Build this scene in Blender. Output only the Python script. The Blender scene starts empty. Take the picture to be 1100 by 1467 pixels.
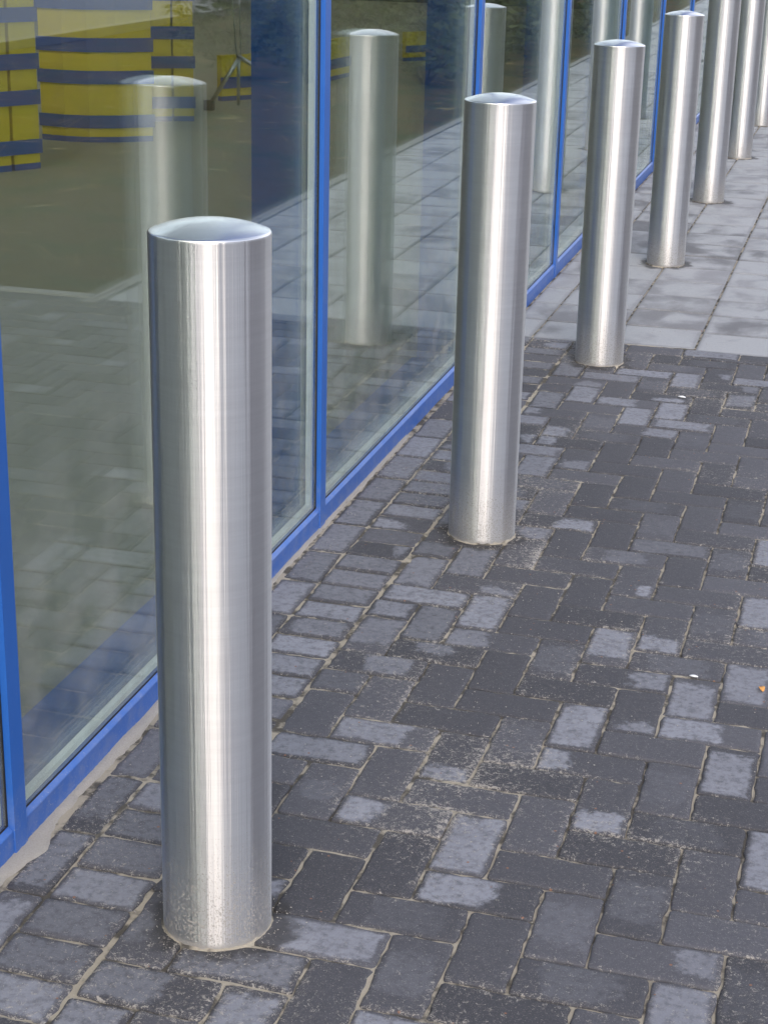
import bpy, bmesh, math, random
from mathutils import Vector, Matrix, noise
random.seed(7)
R = math.radians
scene = bpy.context.scene
C = scene.collection

# ------------------------------------------------------------------ helpers
def tag(o, label=None, cat=None, group=None, kind=None):
    if label: o['label'] = label
    if cat: o['category'] = cat
    if group: o['group'] = group
    if kind: o['kind'] = kind
    return o

def empty(name, loc=(0, 0, 0), rz=0.0):
    o = bpy.data.objects.new(name, None)
    C.objects.link(o)
    o.location = loc
    o.rotation_euler = (0, 0, rz)
    o.empty_display_size = 0.1
    return o

def mesh_obj(name, verts, faces, mat, parent=None, smooth=False):
    me = bpy.data.meshes.new(name)
    me.from_pydata(verts, [], faces)
    me.update()
    if smooth:
        me.polygons.foreach_set('use_smooth', [True] * len(me.polygons))
    o = bpy.data.objects.new(name, me)
    C.objects.link(o)
    if mat: me.materials.append(mat)
    if parent: o.parent = parent
    return o

class MB:
    """collects boxes, tubes and lathes, then links them as one mesh"""
    def __init__(s): s.v = []; s.f = []
    def add(s, v, f):
        n = len(s.v); s.v += v; s.f += [tuple(i + n for i in q) for q in f]
    def box(s, a, b, bev=0.0):
        bm = bmesh.new()
        x0, y0, z0 = a; x1, y1, z1 = b
        vs = [bm.verts.new(p) for p in ((x0,y0,z0),(x1,y0,z0),(x1,y1,z0),(x0,y1,z0),(x0,y0,z1),(x1,y0,z1),(x1,y1,z1),(x0,y1,z1))]
        for q in ((0,3,2,1),(4,5,6,7),(0,1,5,4),(1,2,6,5),(2,3,7,6),(3,0,4,7)):
            bm.faces.new([vs[i] for i in q])
        if bev > 0:
            bmesh.ops.bevel(bm, geom=list(bm.edges), offset=bev, segments=2, profile=0.7, affect='EDGES')
        bm.verts.index_update()
        s.add([tuple(v.co) for v in bm.verts], [tuple(v.index for v in f.verts) for f in bm.faces])
        bm.free()
    def tube(s, pts, r, seg=12):
        pts = [Vector(p) for p in pts]
        v = []; f = []
        for i, p in enumerate(pts):
            d = (pts[min(i+1, len(pts)-1)] - pts[max(i-1, 0)]).normalized()
            a = d.orthogonal().normalized() if i == 0 else (a - d * a.dot(d)).normalized()
            b = d.cross(a)
            rr = r[i] if isinstance(r, (list, tuple)) else r
            for k in range(seg):
                t = 2 * math.pi * k / seg
                v.append(tuple(p + a * math.cos(t) * rr + b * math.sin(t) * rr))
        for i in range(len(pts) - 1):
            for k in range(seg):
                f.append((i*seg+k, i*seg+(k+1) % seg, (i+1)*seg+(k+1) % seg, (i+1)*seg+k))
        f.append(tuple(reversed(range(seg)))); f.append(tuple((len(pts)-1)*seg+k for k in range(seg)))
        s.add(v, f)
    def lathe(s, prof, seg=96):
        v = []; f = []
        n = len(prof)
        for r, z in prof:
            for k in range(seg):
                t = 2 * math.pi * k / seg
                v.append((r * math.cos(t), r * math.sin(t), z))
        for i in range(n - 1):
            for k in range(seg):
                f.append((i*seg+k, i*seg+(k+1) % seg, (i+1)*seg+(k+1) % seg, (i+1)*seg+k))
        s.add(v, f)
    def build(s, name, mat, parent=None, smooth=False):
        return mesh_obj(name, s.v, s.f, mat, parent, smooth)

# ------------------------------------------------------------------ node helpers
class NT:
    def __init__(s, name):
        m = bpy.data.materials.new(name); m.use_nodes = True
        s.m = m; s.t = m.node_tree
        for n in list(s.t.nodes): s.t.nodes.remove(n)
        s.out = s.t.nodes.new('ShaderNodeOutputMaterial')
    def put(s, sock, val):
        if val is None: return
        if isinstance(val, bpy.types.NodeSocket): s.t.links.new(val, sock)
        else:
            if isinstance(val, (tuple, list)) and len(val) == 3 and sock.type == 'RGBA': val = (*val, 1)
            sock.default_value = val
    def node(s, typ, ins=None, **props):
        n = s.t.nodes.new('ShaderNode' + typ)
        for k, v in props.items(): setattr(n, k, v)
        for k, v in (ins or {}).items(): s.put(n.inputs[k], v)
        return n
    def math(s, op, a, b=None, c=None, clamp=False):
        n = s.node('Math', operation=op, use_clamp=clamp)
        for i, v in enumerate((a, b, c)):
            if v is not None: s.put(n.inputs[i], v)
        return n.outputs[0]
    def vmath(s, op, a, b=None, scale=None):
        n = s.node('VectorMath', operation=op)
        s.put(n.inputs[0], a)
        if b is not None: s.put(n.inputs[1], b)
        if scale is not None: s.put(n.inputs['Scale'], scale)
        return n.outputs['Value'] if op in ('LENGTH', 'DOT_PRODUCT', 'DISTANCE') else n.outputs['Vector']
    def noise(s, vec, scale, detail=3, rough=0.5, dist=0.0, col=False):
        n = s.node('TexNoise', {'Vector': vec, 'Scale': scale, 'Detail': detail, 'Roughness': rough, 'Distortion': dist})
        return n.outputs['Color' if col else 'Fac']
    def ramp(s, v, a, b, lo=0.0, hi=1.0):
        n = s.node('MapRange', {'Value': v, 'From Min': a, 'From Max': b, 'To Min': lo, 'To Max': hi}, interpolation_type='SMOOTHSTEP', clamp=True)
        return n.outputs['Result']
    def mix(s, f, a, b, mode='MIX'):
        n = s.node('Mix', data_type='RGBA', blend_type=mode)
        s.put(n.inputs[0], f); s.put(n.inputs[6], a); s.put(n.inputs[7], b)
        return n.outputs[2]
    def attr(s, name): return s.node('Attribute', attribute_name=name)
    def sep(s, v):
        n = s.node('SeparateXYZ', {0: v}); return n.outputs
    def bump(s, h, dist, strength=1.0, normal=None):
        n = s.node('Bump', {'Height': h, 'Distance': dist, 'Strength': strength})
        if normal is not None: s.put(n.inputs['Normal'], normal)
        return n.outputs[0]
    def principled(s, **ins):
        n = s.node('BsdfPrincipled', {k.replace('_', ' '): v for k, v in ins.items()})
        return n.outputs[0]
    def done(s, shader):
        s.t.links.new(shader, s.out.inputs[0]); return s.m
    def pos(s): return s.node('NewGeometry').outputs['Position']
    def objc(s): return s.node('TexCoord').outputs['Object']

# ------------------------------------------------------------------ materials
def mat_paver(kind):
    """concrete pavers; per-stone data in the attributes loc (u,v), dim (half sizes), rnd, patch"""
    n = NT('concrete_' + kind)
    P = n.pos()
    rnd = n.attr('rnd'); loc = n.sep(n.attr('loc').outputs['Vector']); dim = n.sep(n.attr('dim').outputs['Vector'])
    pt = n.attr('patch'); pc = n.node('SeparateColor', {0: pt.outputs['Color']}).outputs; ps = pt.outputs['Alpha']
    rs = n.sep(rnd.outputs['Vector'])
    Q = n.vmath('ADD', P, n.vmath('SCALE', rnd.outputs['Vector'], scale=13.0))
    nbig = n.noise(Q, 16, 4, 0.6)
    nmid = n.noise(Q, 70, 6, 0.7)
    nfin = n.noise(Q, 420, 3, 0.7)
    ngr = n.noise(P, 900, 2, 0.6)
    # distance to the stone's edge
    ex = n.math('MULTIPLY', n.math('SUBTRACT', 1.0, n.math('ABSOLUTE', loc[0])), dim[0])
    ey = n.math('MULTIPLY', n.math('SUBTRACT', 1.0, n.math('ABSOLUTE', loc[1])), dim[1])
    de = n.math('MINIMUM', ex, ey)
    wob = n.math('MULTIPLY_ADD', nbig, 0.030, -0.015)
    wob = n.math('ADD', wob, n.math('MULTIPLY_ADD', nmid, 0.016, -0.008))
    if kind == 'brick':
        cu = n.math('MULTIPLY_ADD', pc[0], 2.0, -1.0); cv = n.math('MULTIPLY_ADD', pc[1], 2.0, -1.0)
        du = n.math('MULTIPLY', n.math('SUBTRACT', loc[0], cu), dim[0])
        dv = n.math('MULTIPLY', n.math('SUBTRACT', loc[1], cv), dim[1])
        dd = n.math('POWER', n.math('ADD', n.math('POWER', n.math('ABSOLUTE', du), 3.5), n.math('POWER', n.math('ABSOLUTE', dv), 3.5)), 1/3.5)
        ext = n.math('MULTIPLY', pc[2], 0.12)
        cen = n.ramp(n.math('ADD', n.math('SUBTRACT', ext, dd), n.math('MULTIPLY', wob, 2.4)), -0.008, 0.012)
        edge = n.ramp(n.math('ADD', de, n.math('MULTIPLY', wob, 0.7)), 0.003, 0.013)
        mask = n.math('MULTIPLY', n.math('MULTIPLY', cen, edge), ps)
        mask = n.math('MULTIPLY', mask, n.ramp(nmid, 0.30, 0.58, 0.35, 1.0))
        dark = n.mix(nmid, (0.042, 0.043, 0.052), (0.086, 0.087, 0.102))
        light = n.mix(nbig, (0.175, 0.184, 0.222), (0.285, 0.30, 0.345))
    else:
        m1 = n.noise(n.vmath('MULTIPLY', Q, (1.5, 1.0, 1.0)), 4.5, 4, 0.5, 0.3)
        mask = n.math('MULTIPLY', n.ramp(n.math('ADD', m1, n.math('MULTIPLY_ADD', rs[2], 0.20, -0.10)), 0.29, 0.58), n.ramp(de, 0.002, 0.02, 0.5, 1.0))
        dark = n.mix(nmid, (0.16, 0.163, 0.178), (0.215, 0.218, 0.235))
        light = n.mix(nmid, (0.275, 0.287, 0.308), (0.37, 0.383, 0.405))
    tone = n.math('MULTIPLY_ADD', rs[0], 0.6, 0.7)
    col = n.mix(mask, n.vmath('SCALE', dark, scale=tone), light)
    # exposed aggregate: fine pale and a few rusty grains
    sp = n.ramp(nfin, 0.58, 0.70)
    col = n.mix(n.math('MULTIPLY', sp, 0.48 if kind == 'brick' else 0.15), col, (0.30, 0.29, 0.29))
    sp2 = n.ramp(n.noise(P, 230, 4, 0.75), 0.60, 0.68)
    col = n.mix(n.math('MULTIPLY', sp2, 0.42 if kind == 'brick' else 0.1), col, (0.34, 0.33, 0.32))
    dk = n.ramp(ngr, 0.38, 0.26)
    col = n.mix(n.math('MULTIPLY', dk, 0.5), col, (0.02, 0.02, 0.024))
    vo = n.node('TexVoronoi', {'Vector': P, 'Scale': 75.0})
    rr = n.sep(vo.outputs['Color'])
    rust = n.math('MULTIPLY', n.math('GREATER_THAN', rr[0], 0.978), n.ramp(vo.outputs['Distance'], 0.22, 0.14))
    col = n.mix(rust, col, (0.20, 0.105, 0.07))
    # colour darkened in an uneven ring round the feet of the posts
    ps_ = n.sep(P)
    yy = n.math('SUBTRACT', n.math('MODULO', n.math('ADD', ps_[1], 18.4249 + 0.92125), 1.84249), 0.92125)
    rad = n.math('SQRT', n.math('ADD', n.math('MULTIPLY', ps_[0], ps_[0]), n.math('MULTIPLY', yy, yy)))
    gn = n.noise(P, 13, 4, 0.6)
    marks = n.ramp(n.math('ADD', rad, n.math('MULTIPLY_ADD', gn, -0.16, 0.08)), 0.135, 0.095)
    col = n.mix(n.math('MULTIPLY', marks, 0.8), col, (0.030, 0.029, 0.030))
    # sand dust swept over the stones, thicker near the joints
    reg = n.ramp(n.noise(P, 1.7, 3, 0.55), 0.40, 0.66)
    nd = n.noise(P, 95, 6, 0.75, 0.8)
    nd2 = n.noise(P, 520, 2, 0.6)
    near = n.ramp(de, 0.022, 0.0)
    amt = n.math('ADD', n.math('MULTIPLY_ADD', reg, 0.070, 0.014), n.math('MULTIPLY', near, 0.040))
    amt = n.math('ADD', amt, n.math('MULTIPLY', dim[2], 0.065))
    dust = n.ramp(n.math('ADD', n.math('ADD', n.math('MULTIPLY', nd, 0.68), n.math('MULTIPLY', nd2, 0.32)), amt), 0.615, 0.70)
    col = n.mix(n.math('MULTIPLY', dust, 0.75 if kind == 'brick' else 0.25), col, (0.40, 0.375, 0.34))
    h = n.math('ADD', n.math('MULTIPLY', nmid, 0.6), n.math('ADD', n.math('MULTIPLY', nfin, 0.45), n.math('MULTIPLY', dust, 0.3)))
    h = n.math('ADD', h, n.math('MULTIPLY', nbig, 0.8))
    nor = n.bump(h, 0.0016, 0.9)
    rough = n.math('MULTIPLY_ADD', mask, 0.15, 0.70)
    return n.done(n.principled(Base_Color=col, Roughness=rough, Normal=nor, Specular_IOR_Level=0.35))

def mat_sand():
    n = NT('joint_sand'); P = n.pos()
    a = n.noise(P, 18, 4, 0.6); b = n.noise(P, 500, 3, 0.7); c = n.noise(P, 5, 3)
    d = n.ramp(n.math('ADD', a, n.math('MULTIPLY_ADD', c, 0.5, -0.25)), 0.40, 0.55)
    clean = n.mix(b, (0.27, 0.245, 0.20), (0.45, 0.41, 0.34))
    dirty = n.mix(b, (0.05, 0.047, 0.042), (0.14, 0.13, 0.115))
    col = n.mix(d, dirty, clean)
    return n.done(n.principled(Base_Color=col, Roughness=0.95, Normal=n.bump(n.math('ADD', b, a), 0.003, 0.8), Specular_IOR_Level=0.1))

def mat_pale_sand():
    n = NT('pale_sand'); P = n.pos()
    b = n.noise(P, 380, 4, 0.7); a = n.noise(P, 25, 4, 0.6)
    col = n.mix(b, (0.27, 0.255, 0.235), (0.50, 0.475, 0.44))
    return n.done(n.principled(Base_Color=col, Roughness=0.95, Normal=n.bump(n.math('ADD', b, a), 0.004, 0.9), Specular_IOR_Level=0.1))

def mat_steel(kind):
    n = NT('brushed_steel_' + kind)
    O = n.objc(); s = n.sep(O)
    if kind == 'shaft':
        ang = n.math('ARCTAN2', s[1], s[0])
        info = n.node('ObjectInfo').outputs['Random']
        band = n.node('CombineXYZ', {0: n.math('MULTIPLY', ang, 0.6), 1: n.math('MULTIPLY', info, 40.0), 2: n.math('MULTIPLY', s[2], 420.0)}).outputs[0]
        br = n.noise(band, 1.0, 4, 0.65)
        band2 = n.node('CombineXYZ', {0: n.math('MULTIPLY', ang, 1.1), 1: n.math('MULTIPLY', info, 40.0), 2: n.math('MULTIPLY', s[2], 9.0)}).outputs[0]
        cl = n.noise(band2, 1.0, 3, 0.55)
        col = n.mix(br, (0.54, 0.545, 0.55), (0.63, 0.632, 0.637))
        col = n.mix(n.ramp(cl, 0.35, 0.7), col, n.mix(0.5, col, (0.55, 0.54, 0.545)))
        rg = n.noise(n.node('CombineXYZ', {0: n.math('MULTIPLY', ang, 0.5), 1: n.math('MULTIPLY', info, 61.0), 2: n.math('MULTIPLY', s[2], 95.0)}).outputs[0], 1.0, 4, 0.7)
        col = n.mix(n.ramp(rg, 0.30, 0.70, 0.0, 0.16), col, (0.40, 0.395, 0.40))
        rough = n.math('ADD', n.math('MULTIPLY', br, 0.02), n.math('MULTIPLY_ADD', cl, 0.03, 0.325))
        Q = n.vmath('ADD', O, n.node('CombineXYZ', {0: n.math('MULTIPLY', info, 30.0)}).outputs[0])
        # splash-back: sand grains and grime near the foot
        low = n.ramp(s[2], 0.30, 0.0)
        fine = n.noise(Q, 330, 3, 0.7); mid = n.noise(Q, 38, 4, 0.6)
        spk = n.ramp(n.math('ADD', fine, n.math('MULTIPLY_ADD', low, 0.20, n.math('MULTIPLY_ADD', mid, 0.14, -0.06))), 0.715, 0.775)
        film = n.math('MULTIPLY', n.math('MULTIPLY', low, low), n.ramp(fine, 0.25, 0.8, 0.10, 0.42))
        rim = n.ramp(n.math('ADD', s[2], n.math('MULTIPLY_ADD', mid, 0.016, -0.008)), 0.016, 0.002)
        dirt = n.math('MAXIMUM', n.math('MAXIMUM', spk, film), n.math('MULTIPLY', rim, 0.9))
        dcol = n.mix(fine, (0.15, 0.147, 0.145), (0.40, 0.38, 0.35))
        # the tube is not perfectly round: faint long ripples that break reflections into strips
        rp = n.noise(n.node('CombineXYZ', {0: n.math('MULTIPLY', ang, 11.0), 1: n.math('MULTIPLY', info, 23.0), 2: n.math('MULTIPLY', s[2], 0.7)}).outputs[0], 1.0, 3, 0.6)
        nor = n.bump(rp, 0.0009, 1.0)
        T = n.node('CombineXYZ', {2: 1.0}).outputs[0]
        # circumferential brushing: wide spread up and down, tight round the post
        met = n.node('BsdfAnisotropic', {'Color': col, 'Roughness': rough, 'Anisotropy': -0.77, 'Tangent': T, 'Normal': nor}, distribution='MULTI_GGX').outputs[0]
        dif = n.principled(Base_Color=dcol, Roughness=0.9)
        mx = n.node('MixShader', {0: dirt}); n.put(mx.inputs[1], met); n.put(mx.inputs[2], dif)
        return n.done(mx.outputs[0])
    rad = n.math('SQRT', n.math('ADD', n.math('MULTIPLY', s[0], s[0]), n.math('MULTIPLY', s[1], s[1])))
    br = n.noise(n.node('CombineXYZ', {0: n.math('MULTIPLY', rad, 700.0)}).outputs[0], 1.0, 3, 0.6)
    sp = n.ramp(n.noise(O, 260, 3, 0.6), 0.72, 0.80)
    col = n.mix(br, (0.68, 0.68, 0.69), (0.78, 0.78, 0.79))
    col = n.mix(n.math('MULTIPLY', sp, 0.5), col, (0.35, 0.34, 0.33))
    return n.done(n.principled(Base_Color=col, Metallic=1.0, Roughness=n.math('MULTIPLY_ADD', br, 0.06, 0.20)))

def mat_paint(name, c, rough=0.35, dusty=True):
    n = NT(name); P = n.pos(); s = n.sep(P)
    a = n.noise(P, 6, 4, 0.6); b = n.noise(P, 240, 3, 0.7)
    col = n.mix(a, tuple(x * 0.9 for x in c), tuple(min(1, x * 1.08) for x in c))
    if dusty:
        low = n.ramp(s[2], 0.20, 0.0)
        m = n.math('MULTIPLY', low, n.ramp(n.noise(P, 30, 5, 0.7), 0.35, 0.75, 0.10, 0.75))
        col = n.mix(n.math('MULTIPLY', m, 0.35), col, (0.36, 0.36, 0.38))
        spk = n.ramp(n.math('ADD', b, n.math('MULTIPLY', low, 0.06)), 0.70, 0.75)
        col = n.mix(n.math('MULTIPLY', spk, 0.6), col, (0.45, 0.43, 0.42))
    return n.done(n.principled(Base_Color=col, Roughness=n.math('MULTIPLY_ADD', a, 0.2, rough - 0.1), Specular_IOR_Level=0.45))

def mat_plain(name, c, rough=0.6, metal=0.0, var=0.15, scale=40):
    n = NT(name); P = n.pos()
    a = n.noise(P, scale, 5, 0.6)
    col = n.mix(a, tuple(x * (1 - var) for x in c), tuple(min(1, x * (1 + var)) for x in c))
    return n.done(n.principled(Base_Color=col, Roughness=rough, Metallic=metal, Normal=n.bump(a, 0.001, 0.3)))

def mat_glass(name, boost, marks):
    """window glass: Schlick reflection, faint green body, a little dust at the bottom edge"""
    n = NT(name)
    g = n.node('NewGeometry')
    cosv = n.math('ABSOLUTE', n.vmath('DOT_PRODUCT', g.outputs['Incoming'], g.outputs['Normal']))
    f = n.math('POWER', n.math('SUBTRACT', 1.0, cosv), 5.0)
    F = n.math('MULTIPLY_ADD', f, 1.0 - 0.045 * boost, 0.045 * boost, clamp=True)
    tr = n.node('BsdfTransparent', {'Color': (0.938, 0.965, 0.950, 1)})
    wv = n.noise(n.vmath('MULTIPLY', g.outputs['Position'], (1, 1, 0.35)), 1.6, 1, 0.4)
    gl = n.node('BsdfGlossy', {'Color': (0.96, 1.0, 0.98, 1), 'Roughness': 0.012, 'Normal': n.bump(wv, 0.0006, 0.5)})
    mx = n.node('MixShader', {0: F}); n.put(mx.inputs[1], tr.outputs[0]); n.put(mx.inputs[2], gl.outputs[0])
    if marks:
        P = g.outputs['Position']; s = n.sep(P)
        low = n.ramp(s[2], 0.95, 0.05)
        d = n.ramp(n.math('ADD', n.noise(P, 260, 3, 0.7), n.math('MULTIPLY', low, 0.05)), 0.745, 0.79)
        film = n.math('MULTIPLY', n.ramp(n.noise(P, 7, 4, 0.6), 0.35, 0.7), n.math('MULTIPLY_ADD', low, 0.15, 0.012))
        di = n.node('BsdfDiffuse', {'Color': (0.5, 0.49, 0.47, 1)})
        m2 = n.node('MixShader', {0: n.math('ADD', n.math('MULTIPLY', d, 0.5), film)})
        n.put(m2.inputs[1], mx.outputs[0]); n.put(m2.inputs[2], di.outputs[0])
        return n.done(m2.outputs[0])
    return n.done(mx.outputs[0])

def mat_grass():
    n = NT('rough_lawn'); P = n.pos()
    a = n.noise(P, 2.2, 5, 0.65); b = n.noise(P, 45, 5, 0.75)
    col = n.mix(b, (0.048, 0.034, 0.012), (0.115, 0.083, 0.033))
    col = n.mix(n.ramp(a, 0.45, 0.65), col, n.mix(b, (0.016, 0.024, 0.006), (0.055, 0.075, 0.022)))
    return n.done(n.principled(Base_Color=col, Roughness=0.95, Normal=n.bump(b, 0.03, 1.0), Specular_IOR_Level=0.1))

def mat_leaf(name, c1, c2):
    n = NT(name)
    r = n.attr('leaf_tone').outputs['Fac']
    col = n.mix(r, c1, c2)
    return n.done(n.principled(Base_Color=col, Roughness=0.6, Specular_IOR_Level=0.3))

def mat_brickwall():
    n = NT('red_brick'); O = n.objc()
    s = n.sep(O)
    v = n.node('CombineXYZ', {0: n.math('ADD', s[0], s[1]), 1: s[2]}).outputs[0]
    bt = n.node('TexBrick', {'Vector': v, 'Color1': (0.22, 0.085, 0.055, 1), 'Color2': (0.15, 0.06, 0.045, 1), 'Mortar': (0.25, 0.23, 0.21, 1), 'Scale': 1.0, 'Mortar Size': 0.006, 'Brick Width': 0.22, 'Row Height': 0.065})
    return n.done(n.principled(Base_Color=bt.outputs['Color'], Roughness=0.9))

M = dict(
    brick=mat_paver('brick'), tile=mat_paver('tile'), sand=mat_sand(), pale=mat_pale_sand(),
    shaft=mat_steel('shaft'), cap=mat_steel('cap'),
    blue=mat_paint('blue_frame_paint', (0.020, 0.115, 0.44)),
    innerblue=mat_paint('blue_inner_frame_paint', (0.022, 0.125, 0.50), 0.45, False),
    fascia=mat_paint('blue_fascia_paint', (0.02, 0.10, 0.42), 0.5, False),
    glass=mat_glass('outer_glass', 1.9, True), glass_in=mat_glass('inner_glass', 1.9, False),
    spacer=mat_plain('aluminium_spacer', (0.80, 0.86, 0.83), 0.5, 0.0, 0.05),
    gasket=mat_plain('black_rubber', (0.012, 0.012, 0.013), 0.7),
    floor=mat_plain('olive_floor', (0.41, 0.385, 0.27), 0.5, 0, 0.10, 6),
    yellow=mat_plain('yellow_panel', (0.78, 0.60, 0.02), 0.5, 0, 0.05, 8),
    band=mat_plain('blue_band', (0.035, 0.085, 0.34), 0.5, 0, 0.08),
    wall=mat_plain('grey_render', (0.045, 0.043, 0.043), 0.85),
    ceil=mat_plain('ceiling_panel', (0.35, 0.35, 0.34), 0.85),
    chrome=mat_plain('dull_chrome', (0.62, 0.64, 0.62), 0.3, 1.0, 0.05),
    dark=mat_plain('dark_plastic', (0.02, 0.02, 0.022), 0.5),
    kerb=mat_plain('kerb_concrete', (0.22, 0.22, 0.215), 0.9, 0, 0.15),
    asphalt=mat_plain('road_asphalt', (0.17, 0.17, 0.17), 0.9, 0, 0.25, 80),
    dryland=mat_plain('dry_ground', (0.22, 0.19, 0.13), 0.95, 0, 0.25, 1.5),
    lawn=mat_grass(),
    straw=mat_plain('dry_straw', (0.42, 0.33, 0.17), 0.8, 0, 0.2, 9),
    shrub=mat_leaf('shrub_leaves', (0.010, 0.013, 0.007), (0.045, 0.062, 0.018)),
    twig=mat_plain('twig_bark', (0.05, 0.035, 0.025), 0.9),
    brickwall=mat_brickwall(),
    rooftile=mat_plain('roof_tiles', (0.12, 0.06, 0.045), 0.8),
    white=mat_plain('white_frame', (0.75, 0.75, 0.73), 0.5),
    winglass=mat_plain('dark_window', (0.03, 0.035, 0.04), 0.08),
    leafy=mat_plain('orange_leaf', (0.62, 0.30, 0.08), 0.6),
    paper=mat_plain('white_paper', (0.86, 0.87, 0.88), 0.7, 0, 0.03),
)

# ------------------------------------------------------------------ the pavement, stone by stone
WX0, WY0, W = 0.4704, 0.3493, 0.0998           # herringbone grid: origin and module
XB = -0.134                                     # the herringbone starts here
YB = 3.865                                      # and ends here, at the tiles
FX0, FSL = -0.3846, 0.006                       # facade front: x = FX0 - FSL * y
def fx(y): return FX0 - FSL * y

def seg_dist(x, y, ax, ay, bx, by):
    t = max(0, min(1, ((x-ax)*(bx-ax)+(y-ay)*(by-ay))/((bx-ax)**2+(by-ay)**2)))
    return math.hypot(x-ax-t*(bx-ax), y-ay-t*(by-ay))
CLEAN = [(0.329,3.050), (0.258,2.371), (0.251,1.899), (0.245,1.504), (0.214,1.219), (0.204,0.956), (0.192,0.708)]      # swept, darker trail through the bricks
GRIT = [(0.037,2.292), (0.318,1.196), (0.235,0.881), (0.280,0.355)]        # sandier strip beside it
def grit_at(x, y):
    if x > 1.2 or y < -0.5: return 0.0
    d = min(seg_dist(x, y, *GRIT[q], *GRIT[q+1]) for q in range(len(GRIT)-1))
    return max(0.0, 1 - d/0.34) * (0.65 + 0.9*noise.noise((x*6, y*6, 11)))
class Pave:
    def __init__(s):
        s.v = []; s.f = []; s.loc = []; s.dim = []; s.rnd = []; s.pat = []
    def stone(s, x0, x1, y0, y1, gap=0.0022, rnd=None, patch=(0.5, 0.5, 1.0, 0.0), z=None, bev=0.003, rough=0.0011, fine=True, skew=True):
        x0 += gap; x1 -= gap; y0 += gap; y1 -= gap
        if x1 - x0 < 0.012 or y1 - y0 < 0.012: return
        cx, cy, hx, hy = (x0+x1)/2, (y0+y1)/2, (x1-x0)/2, (y1-y0)/2
        rnd = rnd or (random.random(), random.random(), random.random())
        z = random.gauss(0, 0.0007) if z is None else z
        tx, ty = random.gauss(0, 0.004), random.gauss(0, 0.004)
        sk = random.gauss(0, 0.004) if skew else 0.0
        grit = 0.0
        if skew is True:
            dband = min(seg_dist(cx, cy, *CLEAN[q], *CLEAN[q+1]) for q in range(len(CLEAN)-1))
            if dband < 0.085 and patch[3] < 0.5: rnd = (0.3*rnd[0] + 0.15, rnd[1], rnd[2]); patch = (0.5, 0.5, 0.5, 0.0); grit = -0.35
        stp = 0.02 if fine else 0.3
        nx = max(1, round(2*hx/stp)); ny = max(1, round(2*hy/stp))
        rc = 0.004
        pts = []
        for i in range(nx): pts.append((-hx + rc + (2*hx-2*rc)*i/nx, -hy, 0, -1))
        pts.append((hx - rc, -hy, 0, -1))
        for i in range(ny): pts.append((hx, -hy + rc + (2*hy-2*rc)*i/ny, 1, 0))
        pts.append((hx, hy - rc, 1, 0))
        for i in range(nx): pts.append((hx - rc - (2*hx-2*rc)*i/nx, hy, 0, 1))
        pts.append((-hx + rc, hy, 0, 1))
        for i in range(ny): pts.append((-hx, hy - rc - (2*hy-2*rc)*i/ny, -1, 0))
        pts.append((-hx, -hy + rc, -1, 0))
        n = len(pts); base = len(s.v)
        jit = [random.gauss(0, rough) for _ in range(n)]
        rings = ((0.0, -0.030), (0.0, -bev), (bev*0.45, -bev*0.35), (bev*1.3, 0.0), (bev*3, 0.0004))
        cs, sn = math.cos(sk), math.sin(sk)
        for k, (ins, dz) in enumerate(rings):
            for (x, y, ax, ay), j in zip(pts, jit):
                jj = j * (1 if k < 4 else 0.3)
                if k == 2: jj += random.gauss(0, rough*0.6)
                px = x - math.copysign(min(ins, hx*0.8), x) * (1 if abs(ax) or abs(x) > hx - ins - rc else 0) + ax*jj
                py = y - math.copysign(min(ins, hy*0.8), y) * (1 if abs(ay) or abs(y) > hy - ins - rc else 0) + ay*jj
                X = cx + px*cs - py*sn; Y = cy + px*sn + py*cs
                s.v.append((X, Y, z + dz + (tx*px + ty*py if k else 0)))
                s.loc.append((px/hx, py/hy, 0)); s.dim.append((hx, hy, grit if grit < 0 else grit_at(X, Y) if skew else 0.0)); s.rnd.append(rnd); s.pat.append(patch)
        for k in range(len(rings)-1):
            for i in range(n):
                j = (i+1) % n
                s.f.append((base+k*n+i, base+k*n+j, base+(k+1)*n+j, base+(k+1)*n+i))
        s.f.append(tuple(base+(len(rings)-1)*n+i for i in range(n)))
    def build(s, name, mat):
        o = mesh_obj(name, s.v, s.f, mat, None, True)
        me = o.data
        for nm, dat in (('loc', s.loc), ('dim', s.dim), ('rnd', s.rnd)):
            a = me.attributes.new(nm, 'FLOAT_VECTOR', 'POINT')
            a.data.foreach_set('vector', [c for t in dat for c in t])
        a = me.attributes.new('patch', 'FLOAT_COLOR', 'POINT')
        a.data.foreach_set('color', [c for t in s.pat for c in t])
        return o

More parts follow.
